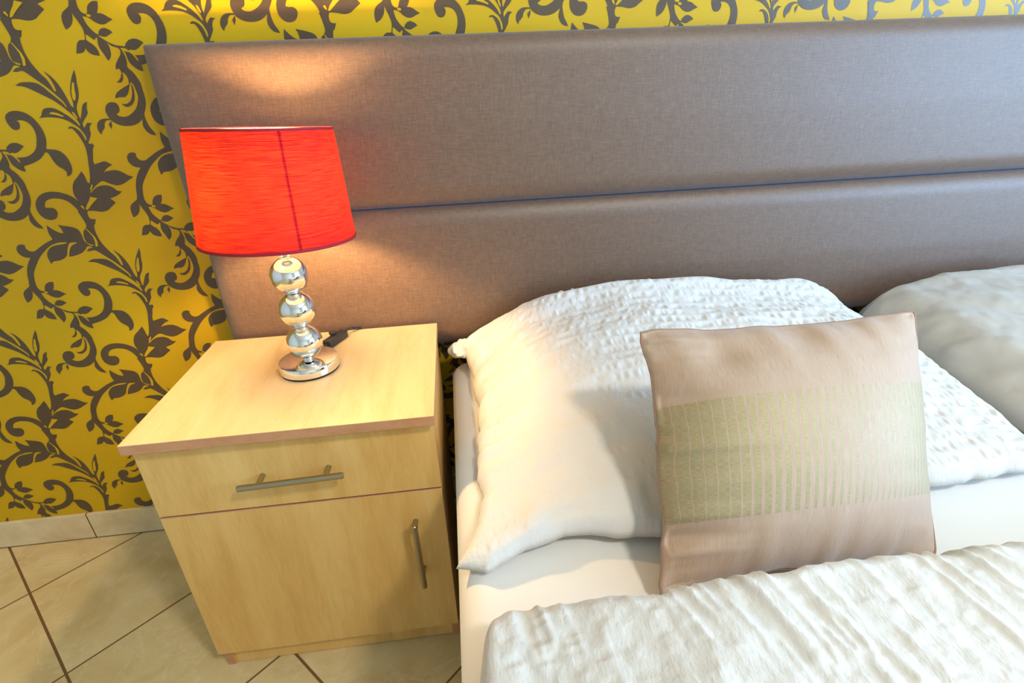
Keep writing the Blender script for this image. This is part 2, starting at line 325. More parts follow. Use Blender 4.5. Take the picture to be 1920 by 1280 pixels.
MOTIF=[
"289,2472 279,2446 269,2419 263,2391 264,2360 269,2326 273,2293 297,2295 320,2296 340,2294 361,2275 379,2251 365,2234 350,2217 338,2197 327,2174 318,2148 311,2115 307,2074 305,2026 307,1975 312,1920 322,1860 335,1804 353,1752 375,1703 397,1658 418,1618 439,1581 460,1547 481,1518 501,1492 519,1464 533,1431 545,1396 555,1359 565,1322 573,1284 581,1247 597,1244 613,1241 616,1265 618,1290 617,1320 611,1367 600,1423 585,1476 564,1524 539,1568 514,1613 545,1586 576,1558 605,1527 633,1490 658,1450 682,1406 702,1361 720,1313 735,1263 748,1209 759,1154 768,1103 775,1059 781,1020 788,988 799,967 812,952 824,937 833,967 842,997 848,1031 850,1073 851,1120 855,1168 867,1216 883,1265 903,1316 927,1369 956,1424 986,1476 1018,1524 1051,1570 1084,1616 1082,1579 1080,1542 1076,1502 1068,1460 1057,1415 1047,1370 1042,1326 1037,1281 1029,1236 1016,1191 999,1146 980,1102 955,1060 927,1019 904,983 891,955 882,932 875,904 870,869 868,831 867,796 870,770 876,748 881,726 900,763 919,801 939,840 959,882 979,925 999,961 1015,983 1031,1000 1049,1012 1070,1021 1094,1027 1117,1032 1107,1013 1096,994 1087,972 1078,948 1069,921 1063,896 1061,875 1061,855 1056,835 1045,815 1030,796 1010,774 982,746 949,713 922,684 904,663 891,644 884,623 882,600 886,576 890,552 904,570 918,588 933,605 949,622 966,638 983,653 1013,647 1044,640 1075,633 1056,624 1037,615 1020,601 1005,579 993,551 984,524 980,498 980,472 975,444 960,413 941,381 921,350 903,323 883,298 864,272 876,247 896,250 916,253 936,256 947,229 958,202 936,186 916,164 902,130 887,87 873,43 857,-3 840,-49 830,-88 829,-113 834,-134 839,-155 877,-143 916,-131 954,-121 990,-111 1025,-103 1061,-105 1100,-124 1139,-154 1179,-183 1142,-198 1105,-212 1068,-231 1031,-257 994,-287 957,-318 999,-309 1041,-299 1084,-293 1130,-289 1178,-288 1222,-292 1259,-303 1292,-319 1324,-338 1356,-361 1387,-386 1419,-408 1450,-422 1482,-432 1513,-443 1460,-472 1408,-502 1360,-528 1321,-548 1287,-565 1252,-579 1212,-591 1171,-599 1129,-600 1087,-591 1045,-574 1003,-556 962,-534 922,-510 883,-497 848,-500 815,-514 779,-535 735,-563 688,-597 645,-630 608,-658 575,-685 542,-711 562,-721 601,-690 639,-659 678,-633 721,-612 764,-596 809,-586 856,-582 903,-583 946,-591 984,-606 1017,-627 1045,-648 1064,-669 1078,-691 1097,-707 1125,-717 1157,-722 1189,-727 1150,-754 1112,-781 1067,-805 1015,-826 956,-844 898,-862 927,-893 956,-923 985,-953 940,-985 895,-1017 854,-1045 822,-1069 796,-1089 765,-1105 727,-1118 685,-1126 640,-1129 589,-1122 535,-1110 484,-1100 440,-1096 399,-1094 358,-1093 344,-1117 334,-1146 332,-1173 333,-1204 337,-1230 350,-1254 372,-1269 396,-1275 426,-1276 456,-1278 439,-1316 422,-1353 404,-1391 368,-1389 333,-1387 301,-1380 275,-1368 254,-1351 237,-1323 222,-1269 210,-1199 193,-1132 170,-1071 142,-1011 110,-958 74,-911 34,-870 -12,-837 -66,-815 -125,-801 -181,-793 -233,-792 -281,-797 -324,-807 -360,-821 -392,-841 -418,-865 -436,-895 -450,-930 -464,-964 -437,-974 -407,-981 -381,-981 -353,-980 -327,-983 -302,-995 -279,-1011 -262,-1031 -255,-1056 -254,-1084 -260,-1114 -274,-1146 -295,-1179 -321,-1205 -353,-1223 -389,-1234 -426,-1239 -462,-1237 -499,-1228 -533,-1211 -565,-1187 -594,-1156 -617,-1120 -630,-1076 -637,-1028 -637,-980 -632,-935 -620,-891 -600,-848 -568,-803 -528,-760 -483,-724 -432,-695 -377,-674 -319,-659 -258,-652 -196,-652 -135,-658 -77,-669 -21,-686 32,-706 81,-730 127,-757 167,-786 199,-817 225,-849 251,-882 235,-833 219,-785 211,-736 213,-687 223,-637 238,-591 255,-550 276,-513 303,-477 336,-444 375,-414 414,-382 452,-347 491,-310 529,-274 538,-304 548,-334 556,-368 561,-414 565,-464 570,-502 581,-519 595,-531 612,-499 628,-467 644,-429 659,-382 674,-328 688,-275 700,-224 710,-172 721,-121 734,-72 747,-22 758,30 767,89 773,150 775,208 769,262 758,313 746,362 731,409 715,454 698,491 683,517 668,537 653,557 626,556 598,555 570,554 585,569 599,583 616,593 638,595 662,593 685,585 709,572 733,555 755,534 774,511 791,484 805,452 815,412 823,367 830,322 852,329 856,353 859,377 859,402 853,428 844,455 832,483 820,511 807,538 790,564 769,588 744,609 718,631 691,654 663,676 632,698 598,717 562,735 524,749 487,760 449,767 407,773 358,779 306,783 254,785 204,784 156,781 107,779 129,791 151,804 170,819 184,840 194,864 208,887 225,908 245,928 269,943 299,952 333,956 368,957 402,955 436,949 470,937 504,919 538,896 571,871 604,847 636,821 668,793 699,760 730,726 757,692 778,661 794,630 811,600 834,610 827,641 821,672 810,705 791,744 768,785 743,825 716,861 686,896 656,929 626,962 597,995 567,1025 536,1053 504,1080 472,1105 442,1126 411,1146 373,1169 319,1203 257,1242 199,1277 151,1305 106,1330 60,1349 11,1360 -40,1366 -90,1373 -56,1391 -23,1408 13,1422 52,1427 93,1429 137,1427 186,1425 238,1421 284,1411 320,1397 351,1378 383,1351 418,1315 453,1271 489,1228 526,1185 564,1141 596,1103 622,1072 643,1046 659,1021 670,997 677,975 683,953 707,961 699,990 691,1018 683,1043 669,1068 654,1090 642,1107 630,1126 613,1147 583,1187 546,1234 509,1279 473,1319 437,1358 400,1395 362,1432 325,1468 289,1502 258,1533 228,1562 201,1586 178,1604 158,1617 134,1624 102,1622 68,1613 36,1608 10,1609 -12,1614 -35,1619 -6,1640 23,1662 50,1678 73,1683 93,1682 113,1686 133,1700 153,1719 172,1738 129,1756 85,1774 52,1792 38,1809 33,1827 31,1850 28,1882 27,1919 30,1956 38,1992 51,2029 66,2060 87,2083 111,2101 131,2121 148,2142 161,2165 167,2196 162,2248 149,2310 136,2368 124,2412 112,2451 100,2490 134,2504 168,2517 200,2521 231,2511 260,2491",
"91,1736 63,1760 33,1795 11,1832 2,1869 1,1907 0,1945 -2,1984 -4,2023 -11,2057 -23,2086 -40,2111 -66,2132 -99,2150 -141,2165 -192,2180 -257,2196 -332,2213 -407,2230 -393,2203 -379,2177 -368,2148 -362,2115 -358,2079 -355,2043 -383,2048 -412,2054 -441,2065 -473,2084 -505,2109 -537,2137 -568,2168 -598,2202 -629,2236 -638,2189 -647,2143 -653,2101 -654,2068 -651,2040 -647,2012 -640,1983 -631,1954 -622,1926 -688,1899 -753,1873 -815,1845 -872,1815 -925,1784 -974,1755 -1018,1729 -1057,1705 -1093,1689 -1127,1685 -1157,1689 -1183,1698 -1204,1712 -1221,1732 -1233,1751 -1241,1782 -1241,1808 -1226,1829 -1247,1844 -1273,1855 -1299,1858 -1329,1857 -1357,1850 -1383,1835 -1406,1813 -1424,1787 -1434,1756 -1437,1720 -1435,1687 -1423,1656 -1406,1627 -1386,1604 -1366,1586 -1344,1574 -1319,1564 -1292,1557 -1263,1552 -1233,1547 -1260,1515 -1287,1484 -1314,1449 -1342,1408 -1369,1364 -1395,1316 -1417,1265 -1436,1211 -1453,1157 -1466,1101 -1476,1045 -1487,994 -1499,952 -1511,914 -1523,877 -1489,874 -1455,872 -1421,869 -1394,950 -1368,1031 -1343,1101 -1320,1154 -1298,1195 -1274,1237 -1246,1280 -1215,1322 -1179,1370 -1136,1426 -1087,1487 -1037,1544 -986,1593 -933,1638 -879,1680 -825,1722 -769,1761 -711,1793 -650,1816 -586,1832 -526,1843 -472,1846 -422,1843 -371,1841 -365,1818 -403,1813 -440,1808 -479,1803 -521,1800 -566,1796 -609,1790 -650,1781 -689,1769 -726,1753 -761,1731 -792,1704 -819,1676 -840,1649 -857,1620 -869,1588 -876,1552 -878,1512 -876,1474 -872,1441 -865,1409 -857,1378 -836,1398 -815,1418 -788,1433 -748,1439 -702,1441 -657,1446 -613,1459 -570,1476 -533,1495 -505,1514 -482,1534 -463,1559 -446,1590 -433,1625 -419,1658 -404,1689 -389,1718 -371,1746 -354,1774 -334,1801 -306,1821 -266,1828 -217,1827 -168,1827 -170,1804 -210,1793 -250,1781 -286,1763 -318,1733 -348,1696 -374,1655 -397,1611 -416,1563 -435,1515 -386,1521 -336,1526 -287,1534 -237,1547 -188,1563 -143,1581 -105,1604 -72,1630 -43,1654 -21,1677 -3,1699 14,1714 34,1721 54,1722 75,1719 98,1710 122,1696 146,1682 154,1706 163,1731 140,1729 116,1727",
"-1279,1397 -1313,1381 -1352,1355 -1385,1320 -1411,1272 -1431,1214 -1447,1157 -1457,1105 -1463,1054 -1470,1011 -1478,978 -1486,951 -1497,927 -1511,909 -1529,894 -1551,877 -1584,856 -1623,833 -1656,809 -1679,783 -1696,756 -1708,726 -1716,691 -1719,654 -1719,618 -1716,584 -1711,552 -1705,520 -1672,536 -1639,552 -1609,571 -1583,595 -1561,622 -1542,650 -1528,679 -1518,708 -1510,735 -1506,758 -1505,778 -1504,799 -1497,782 -1489,765 -1480,744 -1466,710 -1448,671 -1433,632 -1420,597 -1410,564 -1402,532 -1399,502 -1400,473 -1403,443 -1409,411 -1417,378 -1426,345 -1461,345 -1496,346 -1527,341 -1552,328 -1573,311 -1592,289 -1607,263 -1620,232 -1632,202 -1644,174 -1655,146 -1666,119 -1634,120 -1603,121 -1575,124 -1552,130 -1532,137 -1514,149 -1497,166 -1482,186 -1468,207 -1458,181 -1448,155 -1434,132 -1414,114 -1391,99 -1363,87 -1328,78 -1288,73 -1249,67 -1251,105 -1253,142 -1260,177 -1273,207 -1290,235 -1309,259 -1329,278 -1350,294 -1368,308 -1387,326 -1403,343 -1397,374 -1391,405 -1384,436 -1365,426 -1345,413 -1329,398 -1313,381 -1297,365 -1275,349 -1254,334 -1242,351 -1229,365 -1211,371 -1192,374 -1201,345 -1210,316 -1215,286 -1217,257 -1216,227 -1211,196 -1200,163 -1184,128 -1169,91 -1155,54 -1142,15 -1128,-23 -1103,0 -1077,24 -1057,49 -1044,78 -1035,108 -1030,139 -1027,169 -1027,200 -1031,229 -1038,254 -1048,276 -1059,298 -1032,273 -1006,247 -978,225 -945,212 -910,203 -881,192 -863,175 -852,156 -844,137 -839,109 -839,80 -828,91 -818,101 -828,131 -839,160 -850,190 -812,188 -775,186 -745,180 -720,162 -703,139 -679,149 -655,158 -630,168 -657,176 -683,184 -710,192 -715,210 -746,214 -778,219 -808,223 -835,226 -860,229 -890,235 -926,248 -966,265 -1003,283 -1035,303 -1064,324 -1091,345 -1118,365 -1142,385 -1159,401 -1159,427 -1178,435 -1197,448 -1214,465 -1233,487 -1251,511 -1269,536 -1285,563 -1300,591 -1310,621 -1318,652 -1324,680 -1329,709 -1331,734 -1307,730 -1282,726 -1259,719 -1237,709 -1217,696 -1197,683 -1182,668 -1168,652 -1149,636 -1121,620 -1089,604 -1057,593 -1028,589 -999,591 -972,596 -947,606 -923,618 -898,631 -870,642 -840,654 -810,665 -832,678 -853,692 -876,706 -899,722 -922,739 -945,754 -968,764 -991,771 -1012,775 -1036,777 -1057,776 -1042,801 -1026,826 -1012,855 -1000,890 -990,928 -980,967 -1008,970 -1037,973 -1065,972 -1095,963 -1124,949 -1150,932 -1171,912 -1188,889 -1202,867 -1211,844 -1216,822 -1222,803 -1233,784 -1244,768 -1274,772 -1302,780 -1324,796 -1341,821 -1351,847 -1359,880 -1362,919 -1356,972 -1346,1032 -1334,1087 -1323,1130 -1311,1167 -1294,1211 -1269,1267 -1239,1330 -1209,1393 -1231,1397 -1254,1402",
"-1158,416 -1130,481 -1079,522 -1012,535 -937,502 -884,454 -964,415 -1026,385 -1088,389",
"-323,753 -305,732 -292,708 -290,689 -294,667 -300,646 -308,628 -319,610 -333,596 -352,586 -374,578 -396,576 -417,578 -438,585 -457,599 -474,621 -490,649 -502,679 -511,710 -516,743 -517,773 -514,798 -507,821 -495,841 -479,860 -459,877 -436,892 -414,905 -390,915 -362,923 -328,927 -289,928 -252,926 -217,921 -184,913 -153,903 -126,892 -101,879 -76,861 -50,838 -23,811 1,781 21,748 38,713 54,677 68,641 80,604 89,565 94,524 96,481 95,438 89,396 81,353 69,312 53,271 35,232 16,193 38,190 59,188 84,185 113,182 145,179 176,173 205,165 234,155 260,140 285,118 308,92 328,63 345,29 359,-9 369,-47 375,-87 378,-127 377,-164 375,-194 369,-221 360,-247 345,-276 325,-304 304,-328 282,-344 257,-354 233,-365 222,-341 228,-324 236,-303 239,-282 233,-263 222,-243 205,-222 178,-200 146,-177 117,-150 95,-116 77,-77 62,-39 52,-1 46,37 39,69 31,92 22,110 13,128 -6,133 -26,130 -58,103 -97,64 -138,29 -178,3 -220,-19 -262,-38 -304,-55 -347,-68 -392,-81 -440,-93 -489,-104 -538,-114 -539,-138 -539,-164 -539,-185 -538,-207 -538,-229 -565,-222 -592,-214 -619,-201 -648,-181 -677,-156 -703,-130 -723,-105 -739,-80 -751,-53 -759,-26 -762,2 -765,30 -766,58 -767,87 -771,111 -787,137 -807,159 -787,143 -764,127 -740,120 -711,114 -686,104 -667,87 -651,68 -638,47 -625,27 -615,6 -606,-12 -596,-29 -587,-44 -570,-30 -571,-14 -576,3 -584,20 -594,38 -605,57 -563,56 -521,55 -482,56 -446,59 -413,65 -378,75 -338,90 -296,110 -258,134 -223,161 -192,193 -165,226 -143,262 -125,299 -110,336 -95,373 -82,410 -72,446 -66,484 -64,521 -65,557 -69,591 -78,623 -90,652 -106,678 -126,702 -149,721 -174,735 -201,745 -230,752 -260,755 -292,754",
"-753,188 -712,262 -646,315 -572,340 -495,336 -435,308 -381,265 -459,209 -526,164 -590,143 -664,158 -735,178",
"-878,223 -868,197 -858,172 -853,146 -855,123 -861,100 -873,75 -895,48 -923,20 -950,-9 -973,-37 -996,-66 -1014,-94 -1027,-122 -1035,-151 -1043,-179 -1022,-174 -1000,-169 -979,-164 -968,-185 -959,-206 -957,-228 -958,-250 -944,-240 -930,-229 -917,-243 -903,-257 -891,-275 -882,-298 -875,-323 -872,-350 -874,-377 -878,-404 -883,-432 -867,-440 -852,-423 -837,-407 -821,-426 -807,-450 -801,-471 -797,-496 -794,-526 -790,-568 -786,-617 -788,-663 -795,-700 -806,-734 -822,-769 -843,-810 -868,-852 -897,-890 -931,-924 -969,-953 -1007,-979 -1046,-1002 -1085,-1020 -1122,-1032 -1157,-1037 -1190,-1036 -1219,-1033 -1244,-1026 -1266,-1016 -1283,-1006 -1294,-992 -1300,-977 -1279,-968 -1258,-958 -1241,-946 -1224,-921 -1215,-892 -1212,-872 -1212,-851 -1215,-830 -1220,-810 -1229,-790 -1244,-775 -1269,-764 -1302,-757 -1333,-756 -1361,-760 -1389,-769 -1414,-783 -1437,-802 -1457,-825 -1472,-850 -1484,-877 -1491,-906 -1494,-934 -1492,-961 -1487,-987 -1478,-1013 -1467,-1043 -1454,-1074 -1436,-1102 -1414,-1124 -1388,-1143 -1359,-1161 -1329,-1176 -1295,-1190 -1259,-1200 -1219,-1207 -1175,-1210 -1133,-1211 -1091,-1208 -1050,-1201 -1012,-1192 -978,-1180 -947,-1166 -917,-1149 -889,-1130 -862,-1110 -835,-1089 -842,-1115 -850,-1144 -857,-1168 -865,-1194 -867,-1223 -861,-1255 -849,-1290 -833,-1321 -814,-1347 -791,-1371 -764,-1389 -732,-1401 -697,-1408 -661,-1415 -669,-1395 -676,-1375 -686,-1352 -703,-1325 -722,-1295 -740,-1261 -753,-1221 -764,-1176 -772,-1132 -778,-1088 -780,-1045 -776,-1005 -762,-972 -742,-944 -724,-913 -707,-879 -692,-844 -680,-806 -671,-767 -665,-725 -661,-684 -660,-643 -661,-602 -662,-561 -660,-521 -658,-481 -661,-440 -671,-399 -685,-357 -701,-319 -716,-286 -732,-257 -750,-228 -774,-200 -800,-173 -816,-145 -815,-117 -804,-89 -795,-58 -792,-23 -792,14 -794,51 -801,86 -811,121 -822,153 -832,179 -844,202 -855,225",
"-951,-228 -943,-280 -965,-354 -1013,-404 -1048,-414 -1107,-401 -1050,-373 -1001,-323",
"-872,-432 -895,-454 -978,-488 -1092,-544 -1162,-587 -1207,-638 -1226,-690 -1135,-672 -1041,-676 -968,-625 -923,-551 -870,-447",
"-852,-418 -842,-447 -832,-477 -827,-509 -828,-548 -834,-590 -842,-630 -852,-668 -863,-704 -877,-736 -896,-765 -918,-789 -942,-811 -970,-829 -1000,-844 -1028,-854 -1053,-855 -1076,-851 -1097,-843 -1115,-829 -1131,-810 -1147,-791 -1121,-797 -1094,-802 -1067,-802 -1039,-796 -1011,-785 -985,-770 -962,-753 -942,-731 -923,-704 -903,-668 -885,-626 -870,-584 -861,-541 -855,-498 -851,-463 -851,-439",
"-1455,-1082 -1455,-1061 -1480,-1058 -1505,-1055 -1532,-1053 -1562,-1053 -1593,-1055 -1624,-1062 -1653,-1074 -1682,-1092 -1706,-1113 -1726,-1139 -1742,-1168 -1752,-1198 -1757,-1228 -1756,-1258 -1751,-1286 -1741,-1310 -1726,-1332 -1712,-1353 -1706,-1335 -1701,-1317 -1690,-1297 -1667,-1273 -1638,-1247 -1615,-1220 -1605,-1193 -1600,-1166 -1592,-1142 -1576,-1121 -1557,-1102 -1537,-1089 -1506,-1083 -1478,-1084",
"-1449,-1093 -1519,-1169 -1491,-1260 -1455,-1180",
]
SLITS=[
"130,2116 156,2106 201,2028 253,1935 276,1835 251,1710 197,1706 219,1808 217,1922 181,2014 148,2078",
"773,870 811,838 838,748 825,725 793,768 767,847",
"348,866 415,875 500,851 590,796 570,778 484,810 398,833 344,847",
"988,1399 1001,1372 971,1269 955,1164 915,1074 887,1063 872,1107 896,1227 960,1373",
"639,-549 660,-562 602,-654 574,-670 575,-635",
"268,-967 302,-974 323,-1028 309,-1055 283,-1026 256,-988",
"517,-800 657,-836 516,-944 381,-1064 334,-1066 382,-979 469,-878",
"-1256,762 -1203,765 -1171,740 -1191,715 -1247,723",
]

# ---------------------------------------------------------------- wallpaper motif, in 0.1 mm on the wall
def parse(s): return [tuple(float(a) * 1e-4 for a in p.split(',')) for p in s.split()]
X0, X1, Y0, Z1 = -1.7, 3.4, -4.3, 2.5
def build_back_wall():
    bm = bmesh.new()
    box(bm, X0 - .12, X1 + .12, 0, .12, 0, Z1)
    pb = bmesh.new()
    def shape(pts, y, mi):
        tris = tessellate_polygon([[Vector((x, z, 0)) for x, z in pts]])
        vs = [pb.verts.new((x, y, z)) for x, z in pts]
        for t in tris:
            a, b, c = (pts[i] for i in t)
            if abs((b[0]-a[0])*(c[1]-a[1]) - (b[1]-a[1])*(c[0]-a[0])) < 1e-10: continue
            s = ((b[0]-a[0])*(c[1]-a[1]) - (b[1]-a[1])*(c[0]-a[0])) > 0
            try: f = pb.faces.new([vs[i] for i in (t if s else t[::-1])]); f.material_index = mi
            except ValueError: pass
    for k, s in enumerate(MOTIF): shape(parse(s), -.0003 - .00002 * k, 1)
    for s in SLITS: shape(parse(s), -.0012, 0)
    me = bpy.data.meshes.new('unit'); pb.to_mesh(me); pb.free()
    all_bm = bmesh.new()
    v1 = (.005, -.358); v2 = (-.2895, -.1765)
    for i in range(-13, 9):
        for j in range(-9, 16):
            tx = -.25 + i * v2[0] + (j) * v1[0]; tz = .65 + j * v1[1] + i * v2[1]
            if tx < X0 - .2 or tx > X1 + .3 or tz < -.3 or tz > Z1 + .4: continue
            n0 = len(all_bm.verts); all_bm.from_mesh(me); all_bm.verts.ensure_lookup_table()
            bmesh.ops.translate(all_bm, verts=all_bm.verts[n0:], vec=(tx, -.0003 * (j % 2), tz))
    bpy.data.meshes.remove(me)
    for co, no in (((0, 0, .02), (0, 0, -1)), ((0, 0, Z1 - .005), (0, 0, 1)), ((X0 + .002, 0, 0), (-1, 0, 0)), ((X1 - .002, 0, 0), (1, 0, 0))):
        g = list(all_bm.verts) + list(all_bm.edges) + list(all_bm.faces)
        bmesh.ops.bisect_plane(all_bm, geom=g, plane_co=co, plane_no=no, clear_outer=True)
    tmp = bpy.data.meshes.new('t'); all_bm.to_mesh(tmp); all_bm.free(); bm.from_mesh(tmp); bpy.data.meshes.remove(tmp)
    return structure(obj('wall_back', bm, [m_yellow, m_brown]))
build_back_wall()

# ---------------------------------------------------------------- room shell
bm = bmesh.new(); box(bm, X0 - .12, X1 + .12, Y0 - .12, .12, -.1, 0); structure(obj('floor', bm, m_tile))
bm = bmesh.new(); box(bm, X0 - .12, X1 + .12, Y0 - .12, .12, Z1, Z1 + .1); structure(obj('ceiling', bm, m_white))
bm = bmesh.new(); box(bm, X0 - .12, X0, Y0, 0, 0, Z1); structure(obj('wall_left', bm, m_white))
bm = bmesh.new(); box(bm, X0 - .12, X1 + .12, Y0 - .12, Y0, 0, Z1); structure(obj('wall_front', bm, m_white))
WY0, WY1, WZ0, WZ1 = -2.9, -.9, .5, 2.2
bm = bmesh.new()
box(bm, X1, X1 + .12, Y0, WY0, 0, Z1); box(bm, X1, X1 + .12, WY1, 0, 0, Z1)
box(bm, X1, X1 + .12, WY0, WY1, 0, WZ0); box(bm, X1, X1 + .12, WY0, WY1, WZ1, Z1)
structure(obj('wall_right', bm, m_white))
bm = bmesh.new(); f = .06
box(bm, X1 + .03, X1 + .09, WY0, WY0 + f, WZ0, WZ1, .004); box(bm, X1 + .03, X1 + .09, WY1 - f, WY1, WZ0, WZ1, .004)
box(bm, X1 + .03, X1 + .09, WY0 + f, WY1 - f, WZ0, WZ0 + f, .004); box(bm, X1 + .03, X1 + .09, WY0 + f, WY1 - f, WZ1 - f, WZ1, .004)
box(bm, X1 + .03, X1 + .09, (WY0 + WY1) / 2 - .03, (WY0 + WY1) / 2 + .03, WZ0 + f, WZ1 - f, .004)
wn = structure(obj('window_1', bm, m_white))
bm = bmesh.new(); box(bm, X1 + .055, X1 + .061, WY0 + f, WY1 - f, WZ0 + f, WZ1 - f); obj('window_pane', bm, m_glass, wn)
# ceramic skirting along the papered wall: cut tiles with brown joints
bm = bmesh.new(); jx = -.515; L = .333
k = -4
while jx + k * L < X1:
    a = max(jx + k * L + .0018, X0); b = min(jx + (k + 1) * L - .0018, X1)
    if b > a: box(bm, a, b, -.0095, 0, .003, .0868, .0012, 1, 0)
    k += 1
box(bm, X0, X1, -.008, 0, 0, .0855, 0, 1, 1)
structure(obj('baseboard_back', bm, [m_skirt, m_grout]))
cl = thing('ceiling_lamp', 'round flush ceiling lamp with opal glass disc', 'lamp', (1.55, -1.95, 2.5))
bm = bmesh.new(); lathe(bm, [(0, 0), (.2, 0), (.2, -.03), (.19, -.035), (0, -.035)]); obj('ceiling_plate', bm, m_white, cl, True)
bm = bmesh.new(); lathe(bm, [(.185, -.036), (.18, -.045), (.12, -.052), (0, -.055)]); obj('diffuser', bm, m_ceil_glow, cl, True)

# ---------------------------------------------------------------- headboard
def padded_panel(name, x0, x1, z0, z1, parent):
    def ax(a, b, r=.045, n=12, m=40):
        e = np.linspace(0, 1, n) ** 1.6 * r
        return np.concatenate([a + e, np.linspace(a + r, b - r, m)[1:-1], (b - e)[::-1]])
    xs, zs = ax(x0, x1, m=60), ax(z0, z1)
    X, Z = np.meshgrid(xs, zs, indexing='ij')
    d = np.minimum(np.minimum(X - x0, x1 - X), np.minimum(Z - z0, z1 - Z))
    dx = np.minimum(X - x0, x1 - X); dz = np.minimum(Z - z0, z1 - Z); R = .042
    cx, cz = np.clip(R - dx, 0, R), np.clip(R - dz, 0, R); d = np.clip(R - np.hypot(cx, cz), 0, R)
    Y = -(.040 + .030 * rnd(dx / R) * rnd(dz / R)) - .004 * np.clip(dz / (z1 - z0) * 2, 0, 1)
    # rounded corners in plan: pull corner points in
    rc = .007; ix = np.clip(rc - dx, 0, rc); iz = np.clip(rc - dz, 0, rc); hyp = np.hypot(ix, iz)
    sc = np.where(hyp > rc, rc / np.maximum(hyp, 1e-9), 1)
    sx = np.where(X - x0 < x1 - X, 1, -1); sz = np.where(Z - z0 < z1 - Z, 1, -1)
    X = X + sx * ix * (1 - sc); Z = Z + sz * iz * (1 - sc)
    Xf, Zf, Yf = X, Z, Y
    P = np.stack([Xf, Yf, Zf], -1)
    rim = P.copy()
    # side skirt back to the wall
    ring = [P[0, j] for j in range(P.shape[1])] + [P[i, -1] for i in range(1, P.shape[0])] + [P[-1, j] for j in range(P.shape[1] - 2, -1, -1)] + [P[i, 0] for i in range(P.shape[0] - 2, 0, -1)]
    bm = bmesh.new(); n, m = P.shape[:2]
    g = [[bm.verts.new(P[i, j]) for j in range(m)] for i in range(n)]
    for i in range(n - 1):
        for j in range(m - 1): bm.faces.new((g[i][j], g[i + 1][j], g[i + 1][j + 1], g[i][j + 1]))
    rv = [g[0][j] for j in range(m)] + [g[i][-1] for i in range(1, n)] + [g[-1][j] for j in range(m - 2, -1, -1)] + [g[i][0] for i in range(n - 2, 0, -1)]
    bk = [bm.verts.new((v.co.x, -.002, v.co.z)) for v in rv]
    for i in range(len(rv)):
        j = (i + 1) % len(rv); bm.faces.new((rv[i], rv[j], bk[j], bk[i]))
    bm.faces.new(bk[::-1])
    bmesh.ops.recalc_face_normals(bm, faces=bm.faces)
    return obj(name, bm, m_head, parent, True)
hb = thing('headboard', 'long taupe upholstered headboard of two padded panels on the yellow patterned wall', 'headboard', (0, 0, 0))
padded_panel('upper_panel', .012, 2.42, .872, 1.204, hb)
padded_panel('lower_panel', .0225, 2.42, .532, .871, hb)

# ---------------------------------------------------------------- bedside cabinet
NX, NY = 0.0, 0.0
ns = thing('bedside_cabinet', 'light maple bedside cabinet with one drawer and one door left of the bed', 'cabinet', (.254, -.285, 0))
def part(name, bm, mats, parent=ns, smooth=False):
    o = obj(name, bm, mats, parent, smooth)
    off = Vector((0, 0, 0)); p = parent
    while p: off += p.location; p = p.parent
    o.data.transform(Matrix.Translation(-off)); return o
bm = bmesh.new(); box(bm, 0, .508, -.4915, -.085, .5848, .604, .0012, 2)
bm.normal_update()
for f_ in bm.faces:
    if abs(f_.normal.z) < .9: f_.material_index = 1
part('top_panel', bm, [m_top, m_edge])
bm = bmesh.new()
box(bm, .0035, .0205, -.4535, -.09, 0, .584, .0006, 1); box(bm, .4875, .5045, -.4535, -.09, 0, .584, .0006, 1)
box(bm, .0205, .4875, -.45, -.09, .058, .074); box(bm, .0205, .4875, -.098, -.09, .074, .584)
box(bm, .0205, .4875, -.452, -.10, .424, .436)
bm.normal_update()
for f_ in bm.faces:
    if f_.normal.y < -.9: f_.material_index = 1
part('carcass', bm, [m_side, m_edge])
bm = bmesh.new(); box(bm, .0205, .4875, -.4495, -.434, .002, .0575); part('plinth', bm, m_side)
bm = bmesh.new(); box(bm, .0032, .5047, -.4705, -.4545, .4338, .5835, .0008, 1); bm.normal_update()
for f_ in bm.faces:
    if abs(f_.normal.y) < .9: f_.material_index = 1
drawer = part('drawer', bm, [m_drawer, m_edge])
bm = bmesh.new(); box(bm, .0032, .5047, -.4705, -.4545, .0575, .4305, .0008, 1); bm.normal_update()
for f_ in bm.faces:
    if abs(f_.normal.y) < .9: f_.material_index = 1
door = part('door', bm, [m_front, m_edge])
def bar_handle(name, a, b, s1, s2, parent):
    bm = bmesh.new(); a, b = Vector(a), Vector(b); r = .0058
    d = (b - a).normalized()
    tube(bm, [a, a + d * .0008, b - d * .0008, b], [r - .0008, r, r, r - .0008], 20)
    for s in (s1, s2):
        p = a.lerp(b, s); tube(bm, [p, Vector((p.x, -.4704, p.z))], .0048, 16)
    o = part(name, bm, m_steel, parent, True); o['label'] = 'brushed steel bar handle'; return o
bar_handle('handle', (.164, -.500, .502), (.342, -.500, .507), .19, .83, drawer)
bar_handle('handle', (.4475, -.500, .376), (.4495, -.500, .214), .10, .86, door)

